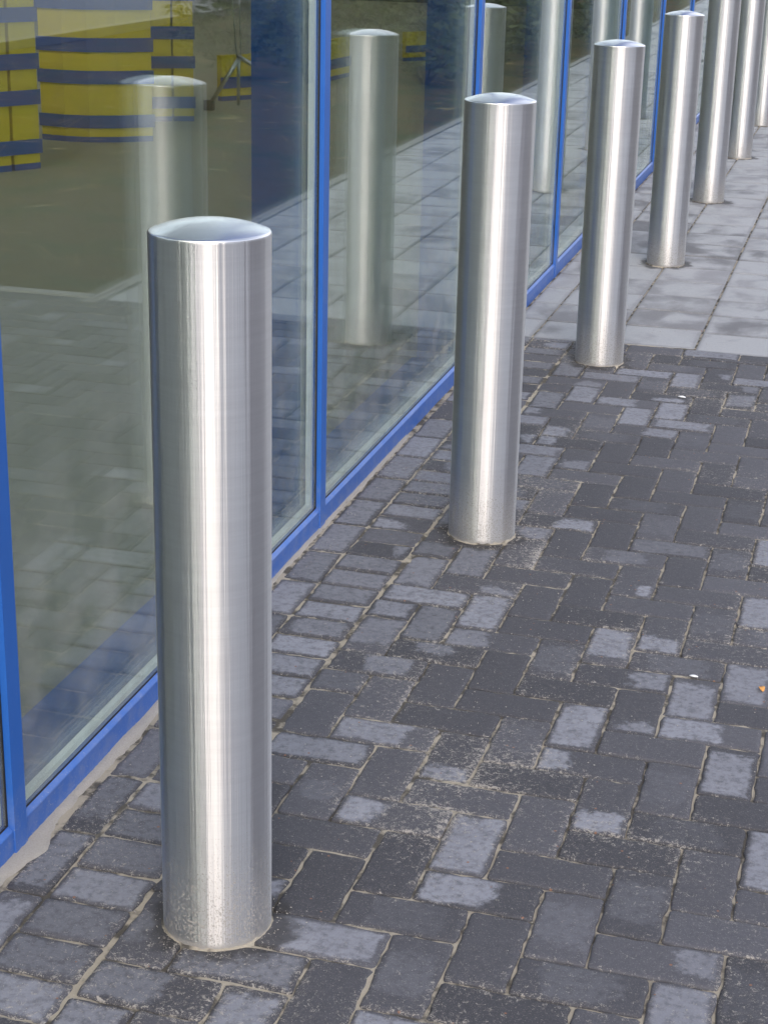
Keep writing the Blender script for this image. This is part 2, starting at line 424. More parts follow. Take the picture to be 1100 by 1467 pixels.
# ground positions of pale stones: x, y, centre u, centre v, extent, strength (stains of their own shape)
PALE = [
    (0.114,1.349,0,0,0.8,0.9), (-0.010,1.264,-0.1,0,0.8,0.45), (0.059,1.206,-0.6,0,0.45,0.5), (0.395,1.280,-0.1,0.2,0.65,0.85), (0.507,1.299,0,-0.7,0.45,0.9),
    (0.412,0.875,0,0,0.75,0.9), (0.390,0.699,-0.8,0,0.35,0.9), (0.527,0.709,0.65,0.1,0.4,0.9), (0.518,0.520,0,-0.85,0.45,0.95), (0.525,1.110,0.7,0,0.4,0.7),
    (0.503,1.005,0,-0.9,0.35,0.7), (0.611,1.041,0.1,-0.2,0.7,0.8), (0.647,0.906,-0.5,0,0.6,0.95), (0.711,0.733,0.1,-0.3,0.8,0.8), (0.733,1.082,0,-0.1,0.8,0.75),
    (0.795,0.462,-0.2,0,0.9,0.85), (0.322,0.332,0,-0.2,0.9,0.85), (0.376,0.201,-0.55,0,0.7,0.95), (0.122,0.383,-0.75,0,0.45,0.95), (0.109,0.710,-0.4,0.1,0.75,0.8),
    (-0.024,0.599,0,0.1,1,0.75), (0.173,0.598,0,-0.8,0.35,0.8), (0.140,0.020,0,0,0.8,0.85), (0.018,0.293,0,0,0.2,0.0), (0.742,0.024,0.1,0.2,0.85,0.7),
    (0.367,-0.157,0,0,0.9,0.9), (0.629,0.138,0.75,0.2,0.35,0.6), (0.681,1.945,0.2,0.0,0.9,0.85), (0.714,1.513,0,-0.2,0.9,0.85), (0.540,1.895,0,0,0.8,0.35),
    (0.367,3.189,0,0,0.9,0.9), (0.266,3.109,0,0,0.9,0.85), (0.198,3.534,0,0,0.9,0.9), (0.305,3.526,0,0,0.9,0.85), (0.474,3.590,0,0,0.9,0.8),
    (0.056,3.529,0,0,0.9,0.6), (0.018,3.189,-0.3,0,0.8,0.8), (0.117,3.139,-0.3,0,0.5,0.8), (0.375,3.026,0,0,0.7,0.8), (0.480,3.274,-0.3,0,0.6,0.6),
    (0.307,2.883,0.5,0,0.4,0.7), (-0.277,3.988,0,0,0.8,0.6), (-0.129,3.610,0,0,0.9,0.6), (-0.209,1.024,0,0,1,1.0), (-0.053,1.424,-0.1,0,1,0.9),
    (-0.104,1.339,0,0,0.7,0.75), (-0.221,1.234,0,0,1,0.85), (-0.083,1.178,0,0.2,0.6,0.5), (-0.244,1.358,0,0,0.9,0.55), (-0.219,1.151,0.1,-0.1,0.5,0.6),
    (-0.103,1.033,0.2,0,0.4,0.6), (-0.173,0.917,0,0,0.9,0.8), (-0.081,1.041,0.2,0,0.4,0.6), (-0.125,1.007,-0.5,0.1,0.5,0.5), (-0.146,0.838,-0.1,0.1,0.8,0.8),
    (-0.314,2.656,0,0,0.9,0.6), (-0.338,2.498,0,0,0.9,0.9), (-0.305,2.300,0,0,0.8,0.6), (-0.360,1.935,0,0,1,0.65), (-0.346,2.155,0,0,0.8,0.5),
    (-0.357,1.685,0,0,0.9,0.6), (-0.346,1.486,0,0,0.8,0.5), (-0.344,1.301,0,0,0.8,0.8), (0.110,1.164,-0.6,0,0.45,0.6), (0.080,1.039,0,0,0.4,0.0),
    (0.041,1.670,0,0,0.8,0.55), (0.108,1.849,0,0,0.8,0.6), (0.185,1.771,0,0,0.5,0.3), (0.071,1.731,0,0,0.7,0.5), (-0.003,1.705,0,0,0.8,0.5),
    (0.058,1.555,-0.3,0,0.6,0.7), (-0.322,0.041,0,0.1,0.8,0.55), (-0.346,0.249,0,0.2,0.6,0.35), (-0.368,0.461,0,0,0.7,0.3), (-0.220,0.008,0.1,-0.1,0.9,0.75),
    (-0.222,0.119,0,0,0.9,0.3), (-0.217,-0.075,0,-0.3,0.7,0.3), (-0.198,-0.186,0,0,0.8,0.35), (-0.187,-0.274,0,0,1,0.8), (-0.087,-0.276,0,0.1,0.8,0.75),
    (-0.065,-0.181,-0.4,0.1,0.5,0.5), (0.025,-0.197,0.7,-0.1,0.35,0.9), (0.103,-0.216,-0.3,0,0.6,0.8), (-0.032,-0.085,-0.3,0,0.3,0.3), (-0.099,-0.077,0,-0.3,0.6,0.3),
    (0.049,0.117,0,0,0.7,0.85), (-0.025,0.381,0,0,0.3,0.2), (0.309,1.814,0,0,0.4,0.3), (0.217,1.280,0,0,0.3,0), (0.199,1.043,0,0,0.3,0),
    (0.148,0.885,0,0,0.3,0), (-0.024,2.207,0,0,0.6,0.3), (-0.085,2.897,0,0.2,0.8,0.7), (-0.056,2.600,0,0,0.7,0.6), (-0.197,3.338,0,0,0.8,0.5),
    (-0.105,3.233,0,0,0.8,0.55), (-0.221,3.575,0,0,0.8,0.5)
]
def patch_for(x0, x1, y0, y1):
    for (px, py, u, v, e, a) in PALE:
        if x0 <= px < x1 and y0 <= py < y1:
            return (u*0.5+0.5, v*0.5+0.5, e, a)
    cx, cy = (x0+x1)/2, (y0+y1)/2
    # pale bloom is common beside the facade and far along, rarer in the trodden middle
    p = 0.85 if cx < XB else 0.5 if cx < 0.12 and cy > 0.9 else 0.28 if cy > 2.9 else 0.06
    if cy < -0.45 or cx > 1.1: p = 0.25
    if random.random() < p:
        full = random.random() < (0.75 if cx < XB else 0.4)
        if full: return (0.5 + random.uniform(-.1, .1), 0.5 + random.uniform(-.1, .1), random.uniform(0.75, 1.0), random.uniform(0.35, 0.8) if cx < XB else random.uniform(.25, .75))
        return (random.random(), random.random(), random.uniform(0.25, 0.55), random.uniform(0.4, 0.95))
    return (0.5, 0.5, 0.5, random.choice((0.0, 0.0, 0.0, 0.1, 0.18)))

B = Pave()
HX1, HY0 = 5.2, -5.0
i0, i1 = int((XB - WX0)/W) - 4, int((HX1 - WX0)/W) + 4
j0, j1 = int((HY0 - WY0)/W) - 4, int((YB - WY0)/W) + 4
def clip_stone(a0, a1, b0, b1):
    x0, x1 = WX0 + a0*W, WX0 + a1*W
    y0, y1 = WY0 + b0*W*0.997, WY0 + b1*W*0.997
    if x1 <= XB or y0 >= YB or x0 >= HX1 or y1 <= HY0: return
    pt = patch_for(max(x0, XB), x1, y0, min(y1, YB))
    cx, cy = (x0+x1)/2, (y0+y1)/2
    fine = -0.6 < cy and cx < 1.5
    B.stone(max(x0, XB), x1, y0, min(y1, YB), patch=pt, fine=fine)
for j in range(j0, j1):
    for i in range(i0, i1):
        if (i - j) % 4 == 0:                                   # lattice (1,1),(4,0)
            clip_stone(i, i+2, j, j+1)
            clip_stone(i+2, i+3, j-1, j+1)
# two courses along the facade
k = -26
while True:
    y0 = -0.02 + 0.2014*k
    if y0 > YB + 0.05: break
    y1 = min(y0 + 0.2014, YB + 0.09)
    B.stone(fx(y0) + 0.020 + (0.004 if y0 < 0.9 else -0.008), -0.285, y0, y1, patch=patch_for(-0.385, -0.285, y0, y1), fine=y0 > -0.6, gap=0.003)
    for h in (0, 1):
        a, b = y0 + 0.1007*h, min(y0 + 0.1007*(h+1), YB + 0.09)
        if b - a > 0.03:
            B.stone(-0.285, XB, a, b, patch=patch_for(-0.285, XB, a, b), fine=y0 > -0.6, gap=0.003)
    k += 1
# closing row before the tiles
x = XB
while x < HX1:
    w = random.choice((0.2, 0.2, 0.2, 0.1))
    B.stone(x, x + w, YB, YB + 0.105, patch=patch_for(x, x+w, YB, YB+.1), fine=x < 1.5)
    x += w
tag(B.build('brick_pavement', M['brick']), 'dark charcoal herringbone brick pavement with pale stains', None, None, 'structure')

T = Pave()
cols = [(None, -0.293, 3.95), (-0.293, 0.002, 3.945), (0.002, 0.300, 3.985), (0.300, 0.578, 3.955), (0.578, 0.857, 3.975), (0.857, 1.150, 3.96)]
for ci, (xa, xb, ys) in enumerate(cols):
    y = ys + 0.0
    first = True
    while y < 42:
        y1 = y + 0.2965
        x0 = fx(y) + 0.004 if xa is None else xa
        T.stone(x0, xb, y, y1, gap=0.0042 if xa is not None else 0.004, bev=0.003, rough=0.0005, fine=y < 9, z=random.gauss(0, 0.0008))
        y = y1
tag(T.build('tile_pavement', M['tile']), 'grey square concrete paving tiles', None, None, 'structure')

# sand bed showing in the joints: a fine sheet near the camera, standing higher where the joints are full
def sheet(name, x0, x1, y0, y1, step, zf, mat):
    nx = max(1, int((x1-x0)/step)); ny = max(1, int((y1-y0)/step))
    v = []; f = []
    for j in range(ny+1):
        for i in range(nx+1):
            x = x0 + (x1-x0)*i/nx; y = y0 + (y1-y0)*j/ny
            v.append((x, y, zf(x, y)))
    for j in range(ny):
        for i in range(nx):
            a = j*(nx+1)+i
            f.append((a, a+1, a+nx+2, a+nx+1))
    return mesh_obj(name, v, f, mat, None, True)
def sandz(x, y):
    a = noise.noise((x*2.3, y*2.3, 0)) * 0.5 + noise.noise((x*9, y*9, 3)) * 0.5
    b = noise.noise((x*45, y*45, 7))
    bias = 0.0
    if x < -0.1: bias = 0.35
    z = -0.0043 + 0.0034*max(-1, min(1, a*1.6 + bias)) + 0.0022*b
    return min(z, -0.0008)
tag(sheet('joint_sand_near', -0.44, 1.45, -0.7, 4.1, 0.016, sandz, M['sand']), kind='structure').name = 'joint_sand'
g = MB(); g.add([(-0.6, -6, -0.012), (6, -6, -0.012), (6, 3.96, -0.012), (-0.6, 3.96, -0.012)], [(0, 1, 2, 3)])
g.add([(-0.9, 3.9, -0.0075), (1.3, 3.9, -0.0075), (1.3, 45, -0.0075), (-0.9, 45, -0.0075)], [(0, 1, 2, 3)])
tag(g.build('sand_bed', M['sand']), kind='structure')

# loose pale sand along the foot of the shopfront and round each post
def ridge():
    v = []; f = []; n = 0
    y = -0.6
    while y < 2.6:
        wv = (0.017 if y < 0.9 else 0.007) * (0.75 + 0.5*noise.noise((y*5, 1, 0)) + 0.35*noise.noise((y*21, 4, 0)))
        if 0.02 < y < 0.2: wv += 0.022 * math.exp(-((y-0.10)/0.05)**2)
        hgt = (0.006 if y < 0.9 else 0.003) * (0.8 + 0.6*noise.noise((y*9, 7, 0)))
        xf = fx(y)
        for q, (dx, z) in enumerate(((-0.02, hgt), (0.0, hgt), (0.35*wv, hgt*0.95), (0.7*wv, hgt*0.6), (wv, 0.001), (wv+0.004, -0.006))):
            v.append((xf + dx + ((0.0022*noise.noise((y*60, q, 2)) + 0.0016*noise.noise((y*170, q*5, 2))) if q > 1 else 0), y, z + (0.0016*noise.noise((y*80, q*3, 5)) + 0.0012*noise.noise((y*190, q*3, 5)) if q < 5 else 0)))
        y += 0.006; n += 1
    for i in range(n-1):
        for q in range(5):
            f.append((i*6+q, i*6+q+1, (i+1)*6+q+1, (i+1)*6+q))
    return v, f
rv, rf = ridge()
tag(mesh_obj('loose_sand', rv, rf, M['pale'], None, True), 'pale loose sand along the foot of the blue shopfront', None, None, 'stuff')

# ------------------------------------------------------------------ bollards
H, RAD, STEP = 1.075, 0.08395, 1.84249
labels = [
    'nearest and largest brushed steel bollard, its whole height in view at the lower left',
    'brushed steel bollard in dark bricks in front of the third blue mullion',
    'brushed steel bollard standing where the dark bricks meet the grey tiles, third in the row',
    'brushed steel bollard on grey tiles, its domed cap just below the photo top',
    'fifth steel bollard in the row, on grey tiles, its cap cut off by the photo',
    'sixth steel bollard in the row, between two other cut-off posts near the top right',
    'farthest steel bollard, a sliver at the top right edge of the photo',
    'steel bollard behind the viewer, seen only as a dark stripe mirrored in the nearest one',
]
def shaft_mesh():
    m = MB(); prof = [(RAD, -0.04), (RAD, 0.0)]
    for q in range(1, 20): prof.append((RAD, (H-0.004)*q/19.0))
    prof += [(RAD + 0.0002, H-0.0025), (RAD - 0.0006, H - 0.0008)]
    m.lathe(prof, 128); return m
def cap_mesh():
    m = MB(); prof = [(RAD - 0.0006, H - 0.0008), (RAD - 0.0012, H + 0.0006)]
    hh = 0.0155; a = RAD - 0.0012
    Rr = (a*a + hh*hh) / (2*hh); th = math.asin(a / Rr)
    for q in range(1, 25):
        t = th * (1 - q/24.0)
        prof.append((max(0.0004, Rr*math.sin(t)), H + 0.0006 + hh - Rr*(1 - math.cos(t))))
    m.lathe(prof, 128); return m
def collar_mesh():
    v = []; f = []; n = 180
    for k in range(n):
        t = 2*math.pi*k/n
        w = 0.0045 * (0.7 + 0.8*noise.noise((math.cos(t)*3, math.sin(t)*3, 2)) + 0.4*noise.noise((math.cos(t)*14, math.sin(t)*14, 5)))
        hh = 0.0045 * (0.7 + 0.9*noise.noise((math.cos(t)*6, math.sin(t)*6, 9)))
        w = max(w, 0.0008); hh = max(hh, 0.0003)
        for (dr, z) in ((-0.003, hh*1.15), (0.0006, hh), (0.45*w, hh*0.55), (w, -0.0005), (w+0.004, -0.008)):
            v.append(((RAD+dr)*math.cos(t), (RAD+dr)*math.sin(t), z))
    for k in range(n):
        for q in range(4):
            a, b = k*5+q, ((k+1) % n)*5+q
            f.append((a, a+1, b+1, b))
    return v, f
proto = empty('bollard')
sh = shaft_mesh().build('shaft', M['shaft'], proto, True)
cp = cap_mesh().build('cap', M['cap'], proto, True)
cv, cf = collar_mesh()
col0 = mesh_obj('sand_collar', cv, cf, M['sand'], None, True)
tag(col0, None, None, None, 'stuff')
for k in range(8):
    if k == 0: o, c2 = proto, col0
    else:
        o = proto.copy(); C.objects.link(o)
        for ch in (sh, cp):
            c = ch.copy(); C.objects.link(c); c.parent = o
        c2 = col0.copy(); C.objects.link(c2)
    yk = k*STEP if k < 7 else -STEP
    o.scale = (1, 1, 1.0055 if k == 0 else 1.0)
    o.location = (0, yk, 0); o.rotation_euler = (0, 0, k*1.7)
    c2.location = (0, yk, 0); c2.rotation_euler = (0, 0, k*2.3); c2.scale = (1, 1, 1 if k < 2 else 0.7)
    tag(o, labels[k], 'bollard', 'steel bollards in a row along the shopfront')
    tag(c2, 'thin ring of pale sand at the foot of a bollard', None, 'sand rings at the bollard feet', 'stuff')

# ------------------------------------------------------------------ the shop
shop = empty('shop_building', (FX0, 0, 0), FSL)
tag(shop, 'shopfront of tall glass panes in bright blue metal frames', 'shopfront')
PITCH, ML, MW = 1.664, 0.118, 0.043                # mullion right edges at ML + PITCH*k
K0, K1 = -3, 15
GT = 3.3
ys = [ML + PITCH*k for k in range(K0, K1+1)]
for k, y in enumerate(ys):
    m = MB(); m.box((-0.050, y-MW, -0.01), (0.0, y, GT+0.05), 0.0012)
    m.build('mullion', M['blue'], shop)
    m = MB(); m.box((-0.180, y-0.048, 0.0), (-0.051, y+0.022, GT), 0.002)
    m.build('inner_post', M['innerblue'], shop)
    if k == len(ys)-1: break
    a, b = y, ys[k+1]-MW                         # clear opening
    m = MB()
    # sill with a slightly sloping top
    e = 0.0008
    v = [(-0.003, a+e, -0.01), (-0.003, b-e, -0.01), (-0.003, b-e, 0.0455), (-0.003, a+e, 0.0455), (-0.0042, a+e, 0.0475), (-0.0042, b-e, 0.0475), (-0.0115, b-e, 0.0535), (-0.0115, a+e, 0.0535), (-0.050, a+e, 0.0535), (-0.050, b-e, 0.0535), (-0.050, b-e, -0.01), (-0.050, a+e, -0.01)]
    m.add(v, [(0, 1, 2, 3), (3, 2, 5, 4), (4, 5, 6, 7), (7, 6, 9, 8), (8, 9, 10, 11), (0, 3, 4, 7, 8, 11), (1, 10, 9, 6, 5, 2)])
    m.build('sill', M['blue'], shop)
    m = MB(); m.box((-0.196, a+0.0225, 0.0), (-0.051, b-0.0085, 0.030), 0.002)
    m.build('inner_sill', M['innerblue'], shop)
    z0, z1 = 0.0540, GT
    m = MB(); m.box((-0.0195, a+0.004, z0+0.003), (-0.0135, b-0.004, z1), 0)
    gl = m.build('window_pane', M['glass'], shop)
    m = MB(); m.box((-0.0385, a+0.004, z0+0.003), (-0.0345, b-0.004, z1), 0)
    m.build('inner_pane', M['glass_in'], gl)
    m = MB(); s0, s1 = -0.0335, -0.0205
    m.box((s0, a+0.006, z0+0.003), (s1, b-0.006, z0+0.015)); m.box((s0, a+0.006, z0+0.0155), (s1, a+0.020, z1-0.01)); m.box((s0, b-0.022, z0+0.0155), (s1, b-0.006, z1-0.01))
    m.build('spacer', M['spacer'], gl)
    m = MB()
    m.box((-0.0185, b-0.0038, z0), (-0.0117, b-0.0004, z1)); m.box((-0.0185, a+0.0004, z0), (-0.0117, a+0.0038, z1)); m.box((-0.0130, a+0.004, z0-0.0004), (-0.0117, b-0.004, z0+0.0028))
    m.build('gasket', M['gasket'], gl)
yA, yB = ys[0]-MW, ys[-1]
m = MB(); m.box((-0.2, yA, GT+0.051), (0.02, yB, GT+0.16), 0.003); m.build('top_rail', M['blue'], shop)
m = MB(); m.box((-0.25, yA, GT+0.162), (0.0, yB, GT+3.6), 0.003); m.build('fascia', M['fascia'], shop)
m = MB(); m.box((-15.0, yA-0.2, 0.0), (-14.8, yB+0.2, GT+1.9)); m.box((-14.8, yB+0.002, 0), (-0.25, yB+0.2, GT+1.9)); m.box((-14.8, yA-0.2, 0), (-0.25, yA-0.002, GT+1.9))
m.build('wall', M['wall'], shop)
# roof with long rooflights
m = MB()
xs = [-14.8, -6.2, -2.6, -0.26]
for q in range(0, len(xs)-1, 2): m.box((xs[q], yA, GT+0.7), (xs[q+1], yB, GT+0.9))
for q in (1,):
    yy = yA
    while yy < yB:
        m.box((xs[q]+0.001, yy, GT+0.72), (xs[q+1]-0.001, min(yy+1.2, yB), GT+0.88)); yy += 3.6
m.build('roof', M['ceil'], shop)
fl = MB(); fl.add([(-15.5, -6, 0.0), (-0.43, -6, 0.0), (-0.60, 27, 0.0), (-15.5, 27, 0.0)], [(0, 1, 2, 3)])
tag(fl.build('shop_floor', M['floor']), 'smooth olive floor inside the shop', None, None, 'structure')

# yellow and blue counters inside
def counter(name_label, pts, bands, top, thick=0.5):
    """pts: polyline of the front face on the floor; bands: list of (z0,z1) blue strips"""
    root = empty('shop_counter', (pts[0][0], pts[0][1], 0.0))
    tag(root, name_label, 'shop counter', 'yellow and blue counters inside the shop')
    ox, oy = pts[0]
    P = [Vector((x-ox, y-oy, 0)) for x, y in pts]
    n = len(P)
    def nrm(i):
        d = (P[min(i+1, n-1)] - P[max(i-1, 0)]).normalized(); return Vector((d.y, -d.x, 0))
    def strip(z0, z1, out, back, gap=0.0):
        v = []; f = []
        for i in range(n):
            q = P[i]; w = nrm(i)
            if i == 0: q = q + (P[1]-P[0]).normalized()*gap
            if i == n-1: q = q - (P[n-1]-P[n-2]).normalized()*gap
            a, b = q + w*out, q - w*back
            v += [(a.x, a.y, z0), (a.x, a.y, z1), (b.x, b.y, z1), (b.x, b.y, z0)]
        for i in range(n-1):
            for k in range(4):
                f.append((i*4+k, (i+1)*4+k, (i+1)*4+(k+1) % 4, i*4+(k+1) % 4))
        f += [(0, 1, 2, 3), tuple((n-1)*4+k for k in (3, 2, 1, 0))]
        return v, f
    v, f = strip(0.035, top, 0.0, thick); mesh_obj('panel', v, f, M['yellow'], root)
    v, f = strip(0.0, 0.0345, 0.004, thick-0.01); mesh_obj('plinth', v, f, M['band'], root)
    for z0, z1 in bands:
        v, f = strip(z0, z1, 0.012, -0.001, -0.012); mesh_obj('band', v, f, M['band'], root)
    return root
BANDS = [(0.09, 0.17), (0.365, 0.447), (0.562, 0.648), (0.82, 0.90)]
counter('yellow counter with blue bands nearest the window, cut by the left edge of the photo', [(-4.22, 6.20), (-3.925, 6.71), (-3.880, 6.79)], BANDS, 1.02)
counter('narrow yellow and blue counter end beside the leftmost counter, across a thin gap', [(-3.870, 6.81), (-3.785, 6.96)], BANDS, 1.02)
counter('wide gently curved yellow counter with blue bands, seen behind the nearest bollard', [(-4.34, 8.10), (-4.16, 8.07), (-4.0, 8.09), (-3.84, 8.17), (-3.665, 8.32)], BANDS, 1.02)
counter('short yellow and blue counter just right of the wide curved counter', [(-4.07, 9.27), (-3.955, 9.34)], BANDS, 1.02)
counter('short yellow and blue counter nearest to the metal stand', [(-3.945, 9.355), (-3.822, 9.42)], BANDS, 1.02)
counter('long low yellow and blue counter behind the metal stand, passing behind the second mullion', [(-4.10, 10.69), (-3.93, 10.95), (-3.80, 13.1)], [(0.095, 0.18)], 0.345, 0.06)
counter('farthest low yellow and blue counter, seen through the second pane', [(-3.74, 14.84), (-3.59, 15.12)], [(0.085, 0.15)], 0.28, 0.06)

st = empty('display_stand', (-3.95, 10.08, 0))
tag(st, 'dull chrome folding stand with splayed legs beside the long counter', 'stand')
m = MB(); m.tube([(0, 0, 0.06), (0.205, 0.055, 0.385)], 0.016); m.build('leg', M['chrome'], st, True)
m = MB(); m.tube([(0.19, 0.05, 0.40), (0.42, 0.11, 0.27)], 0.016); m.build('leg', M['chrome'], st, True)
m = MB(); m.tube([(0.20, 0.055, 0.40), (0.14, 0.20, 0.03)], 0.012); m.build('leg', M['chrome'], st, True)
m = MB(); m.box((-0.05, -0.03, 0.0), (0.02, 0.03, 0.075), 0.008); m.build('foot', M['dark'], st)
m = MB(); m.tube([(0.185, 0.05, 0.40), (0.13, 0.04, 1.15)], 0.005); m.tube([(0.215, 0.06, 0.40), (0.20, 0.055, 1.15)], 0.005); m.build('rod', M['chrome'], st, True)

# ------------------------------------------------------------------ what lies outside, mostly seen as reflections
KX = 1.150
m = MB()
y = 3.90
while y < 42:                                     # edging stones beside the tiles
    m.box((KX+0.003, y+0.002, -0.1), (KX+0.065, min(y+0.996, 42), 0.006+random.gauss(0, .001)), 0.005); y += 1.0
x = KX + 0.07
while x < 5.2:                                    # and along the end of the brick area
    m.box((x+0.002, YB+0.108, -0.1), (x+0.996, YB+0.165, 0.006+random.gauss(0, .001)), 0.005); x += 1.0
tag(m.build('edging_kerb', M['kerb']), kind='structure')
def patchz(x, y): return -0.012 + 0.035*noise.noise((x*0.7, y*0.7, 0)) * min(1, (x-1.2)/1.0 if x > 1.2 else 0) + 0.012
lawn = sheet('lawn', KX+0.062, 6.6, YB+0.163, 60, 0.25, lambda x, y: 0.0 + max(0, 0.05*noise.noise((x*0.8, y*0.8, 0)))*min(1, max(0, (x-1.25)*2)), M['lawn'])
tag(lawn, kind='structure')
m = MB(); m.box((6.60, YB+0.163, -0.1), (6.74, 60, 0.10), 0.012); m.box((5.205, -30, -0.1), (5.33, YB+0.16, 0.02), 0.01)
tag(m.build('road_kerb', M['kerb']), kind='structure')
m = MB(); m.add([(6.74, -60, -0.03), (13.5, -60, -0.03), (13.5, 120, -0.03), (6.74, 120, -0.03)], [(0, 1, 2, 3)])
m.add([(5.33, -60, -0.026), (6.75, -60, -0.026), (6.75, YB+0.163, -0.026), (5.33, YB+0.163, -0.026)], [(0, 1, 2, 3)])
tag(m.build('road', M['asphalt']), kind='structure')
m = MB(); m.add([(-900, -900, -0.06), (900, -900, -0.06), (900, 900, -0.06), (-900, 900, -0.06)], [(0, 1, 2, 3)])
tag(m.build('ground', M['dryland']), kind='structure')
m = MB(); m.add([(-0.6, -40, -0.02), (5.2, -40, -0.02), (5.2, -4.95, -0.02), (-0.6, -4.95, -0.02)], [(0, 1, 2, 3)])
tag(m.build('forecourt', mat_plain('forecourt_concrete', (0.085, 0.087, 0.10), 0.8)), kind='structure')

# dead grass stems scattered over the lawn, one mass
v = []; f = []
for q in range(650):
    x = random.uniform(1.26, 6.4); y = random.uniform(4.1, 19)
    a = random.uniform(0, 6.28); L = random.uniform(0.05, 0.22); w = random.uniform(0.0008, 0.002); z = random.uniform(0.01, 0.05)
    dx, dy = math.cos(a), math.sin(a); n = len(v); dz = random.uniform(-.02, .06)
    v += [(x-dy*w, y+dx*w, z), (x+dy*w, y-dx*w, z), (x+dx*L+dy*w, y+dy*L-dx*w, z+dz), (x+dx*L-dy*w, y+dy*L+dx*w, z+dz), (x+dx*L*.5, y+dy*L*.5, z+dz*.5+w*1.5)]
    f += [(n, n+1, n+4), (n+1, n+2, n+4), (n+2, n+3, n+4), (n+3, n, n+4)]
tag(mesh_obj('dead_grass', v, f, M['straw']), 'dead straw-coloured grass stems on the lawn', None, None, 'stuff')

def shrub(x, y, r, h):
    root = empty('low_shrub', (x, y, 0))
    tag(root, 'low dark shrub in the bed beyond the paving', 'shrub', 'dark shrubs beyond the paving')
    v = []; f = []; tone = []
    for q in range(900):
        d = Vector((random.gauss(0, 1), random.gauss(0, 1), random.gauss(0, 1))).normalized()
        rad = random.uniform(0.55, 1.0) * (0.8 + 0.35*noise.noise(d*2.0 + Vector((x, y, 0))))
        p = Vector((d.x*r*rad, d.y*r*rad, h*0.5 + d.z*h*0.5*rad))
        a = Vector((random.gauss(0, 1), random.gauss(0, 1), random.gauss(0, 1))).normalized(); b = a.orthogonal().normalized()
        s = random.uniform(0.025, 0.055); n = len(v); t = random.random()
        v += [tuple(p - a*s), tuple(p + b*s*.45), tuple(p + a*s), tuple(p - b*s*.45)]; tone += [t]*4
        f.append((n, n+1, n+2, n+3))
    o = mesh_obj('foliage', v, f, M['shrub'], root)
    at = o.data.attributes.new('leaf_tone', 'FLOAT', 'POINT'); at.data.foreach_set('value', tone)
    m = MB()
    for q in range(6):
        a = q*1.05; m.tube([(0, 0, -0.02), (math.cos(a)*r*.3, math.sin(a)*r*.3, h*.4), (math.cos(a)*r*.65, math.sin(a)*r*.65, h*.75)], [0.012, 0.009, 0.004], 6)
    m.build('stem', M['twig'], root, True)
for q in range(16):
    shrub(1.9 + (q % 3)*0.95 + random.uniform(-.2, .2), 12.6 + (q//3)*1.35 + random.uniform(-.3, .3), random.uniform(.5, .75), random.uniform(.6, 1.0))

hb = empty('brick_building', (22, 16, 0), R(-8))
tag(hb, 'long red brick building across the road', 'building')
m = MB(); m.box((0, -14, 0), (9, 22, 5.6)); m.build('wall', M['brickwall'], hb)
m = MB(); m.add([(-0.5, -14.5, 5.6), (9.5, -14.5, 5.6), (9.5, 22.5, 5.6), (-0.5, 22.5, 5.6), (4.5, -12, 8.3), (4.5, 20, 8.3)], [(0, 1, 4), (1, 2, 5, 4), (2, 3, 5), (3, 0, 4, 5), (0, 3, 2, 1)])
m.build('roof', M['rooftile'], hb)
for fl_ in (0, 1):
    for q in range(9):
        y = -12 + q*4
        m = MB(); m.box((-0.04, y, 0.9+fl_*2.7), (0.05, y+1.5, 2.2+fl_*2.7), 0.01); w = m.build('window', M['white'], hb)
        m = MB(); m.box((-0.05, y+0.1, 1.0+fl_*2.7), (-0.041, y+1.4, 2.1+fl_*2.7)); m.build('pane', M['winglass'], w)

# loose grains of sand and grit lying on the stones
v = []; f = []
def grain(x, y, r):
    n = len(v); z = 0.0012 + r*0.5
    for dx, dy, dz in ((1,0,0),(0,1,0),(-1,0,0),(0,-1,0),(0,0,1),(0,0,-1)):
        k = r*random.uniform(0.6, 1.25); v.append((x+dx*k, y+dy*k, z+dz*k*0.7))
    for a, b in ((0,1),(1,2),(2,3),(3,0)): f.extend([(n+a, n+b, n+4), (n+b, n+a, n+5)])
for q in range(1500):
    c = random.random()
    if c < 0.45:
        i = random.randrange(len(GRIT)-1); t = random.random(); (ax, ay), (bx, by) = GRIT[i], GRIT[i+1]
        x = ax+(bx-ax)*t+random.gauss(0, .16); y = ay+(by-ay)*t+random.gauss(0, .2)
    elif c < 0.65:
        a = random.uniform(0, 6.283); r = RAD + 0.004 + abs(random.gauss(0, .03)); k = random.choice((0, 0, 1, 1, 2))
        x = r*math.cos(a); y = k*STEP + r*math.sin(a)
    elif c < 0.8:
        y = random.uniform(-.5, 3); x = fx(y) + 0.006 + abs(random.gauss(0, .03))
    else: x = random.uniform(-.35, 1.2); y = random.uniform(-.5, 3.8)
    grain(x, y, random.choice((.0006, .0008, .0010, .0013, .0018)))
tag(mesh_obj('sand_grains', v, f, M['pale']), 'loose sand grains scattered on the paving', None, None, 'stuff')

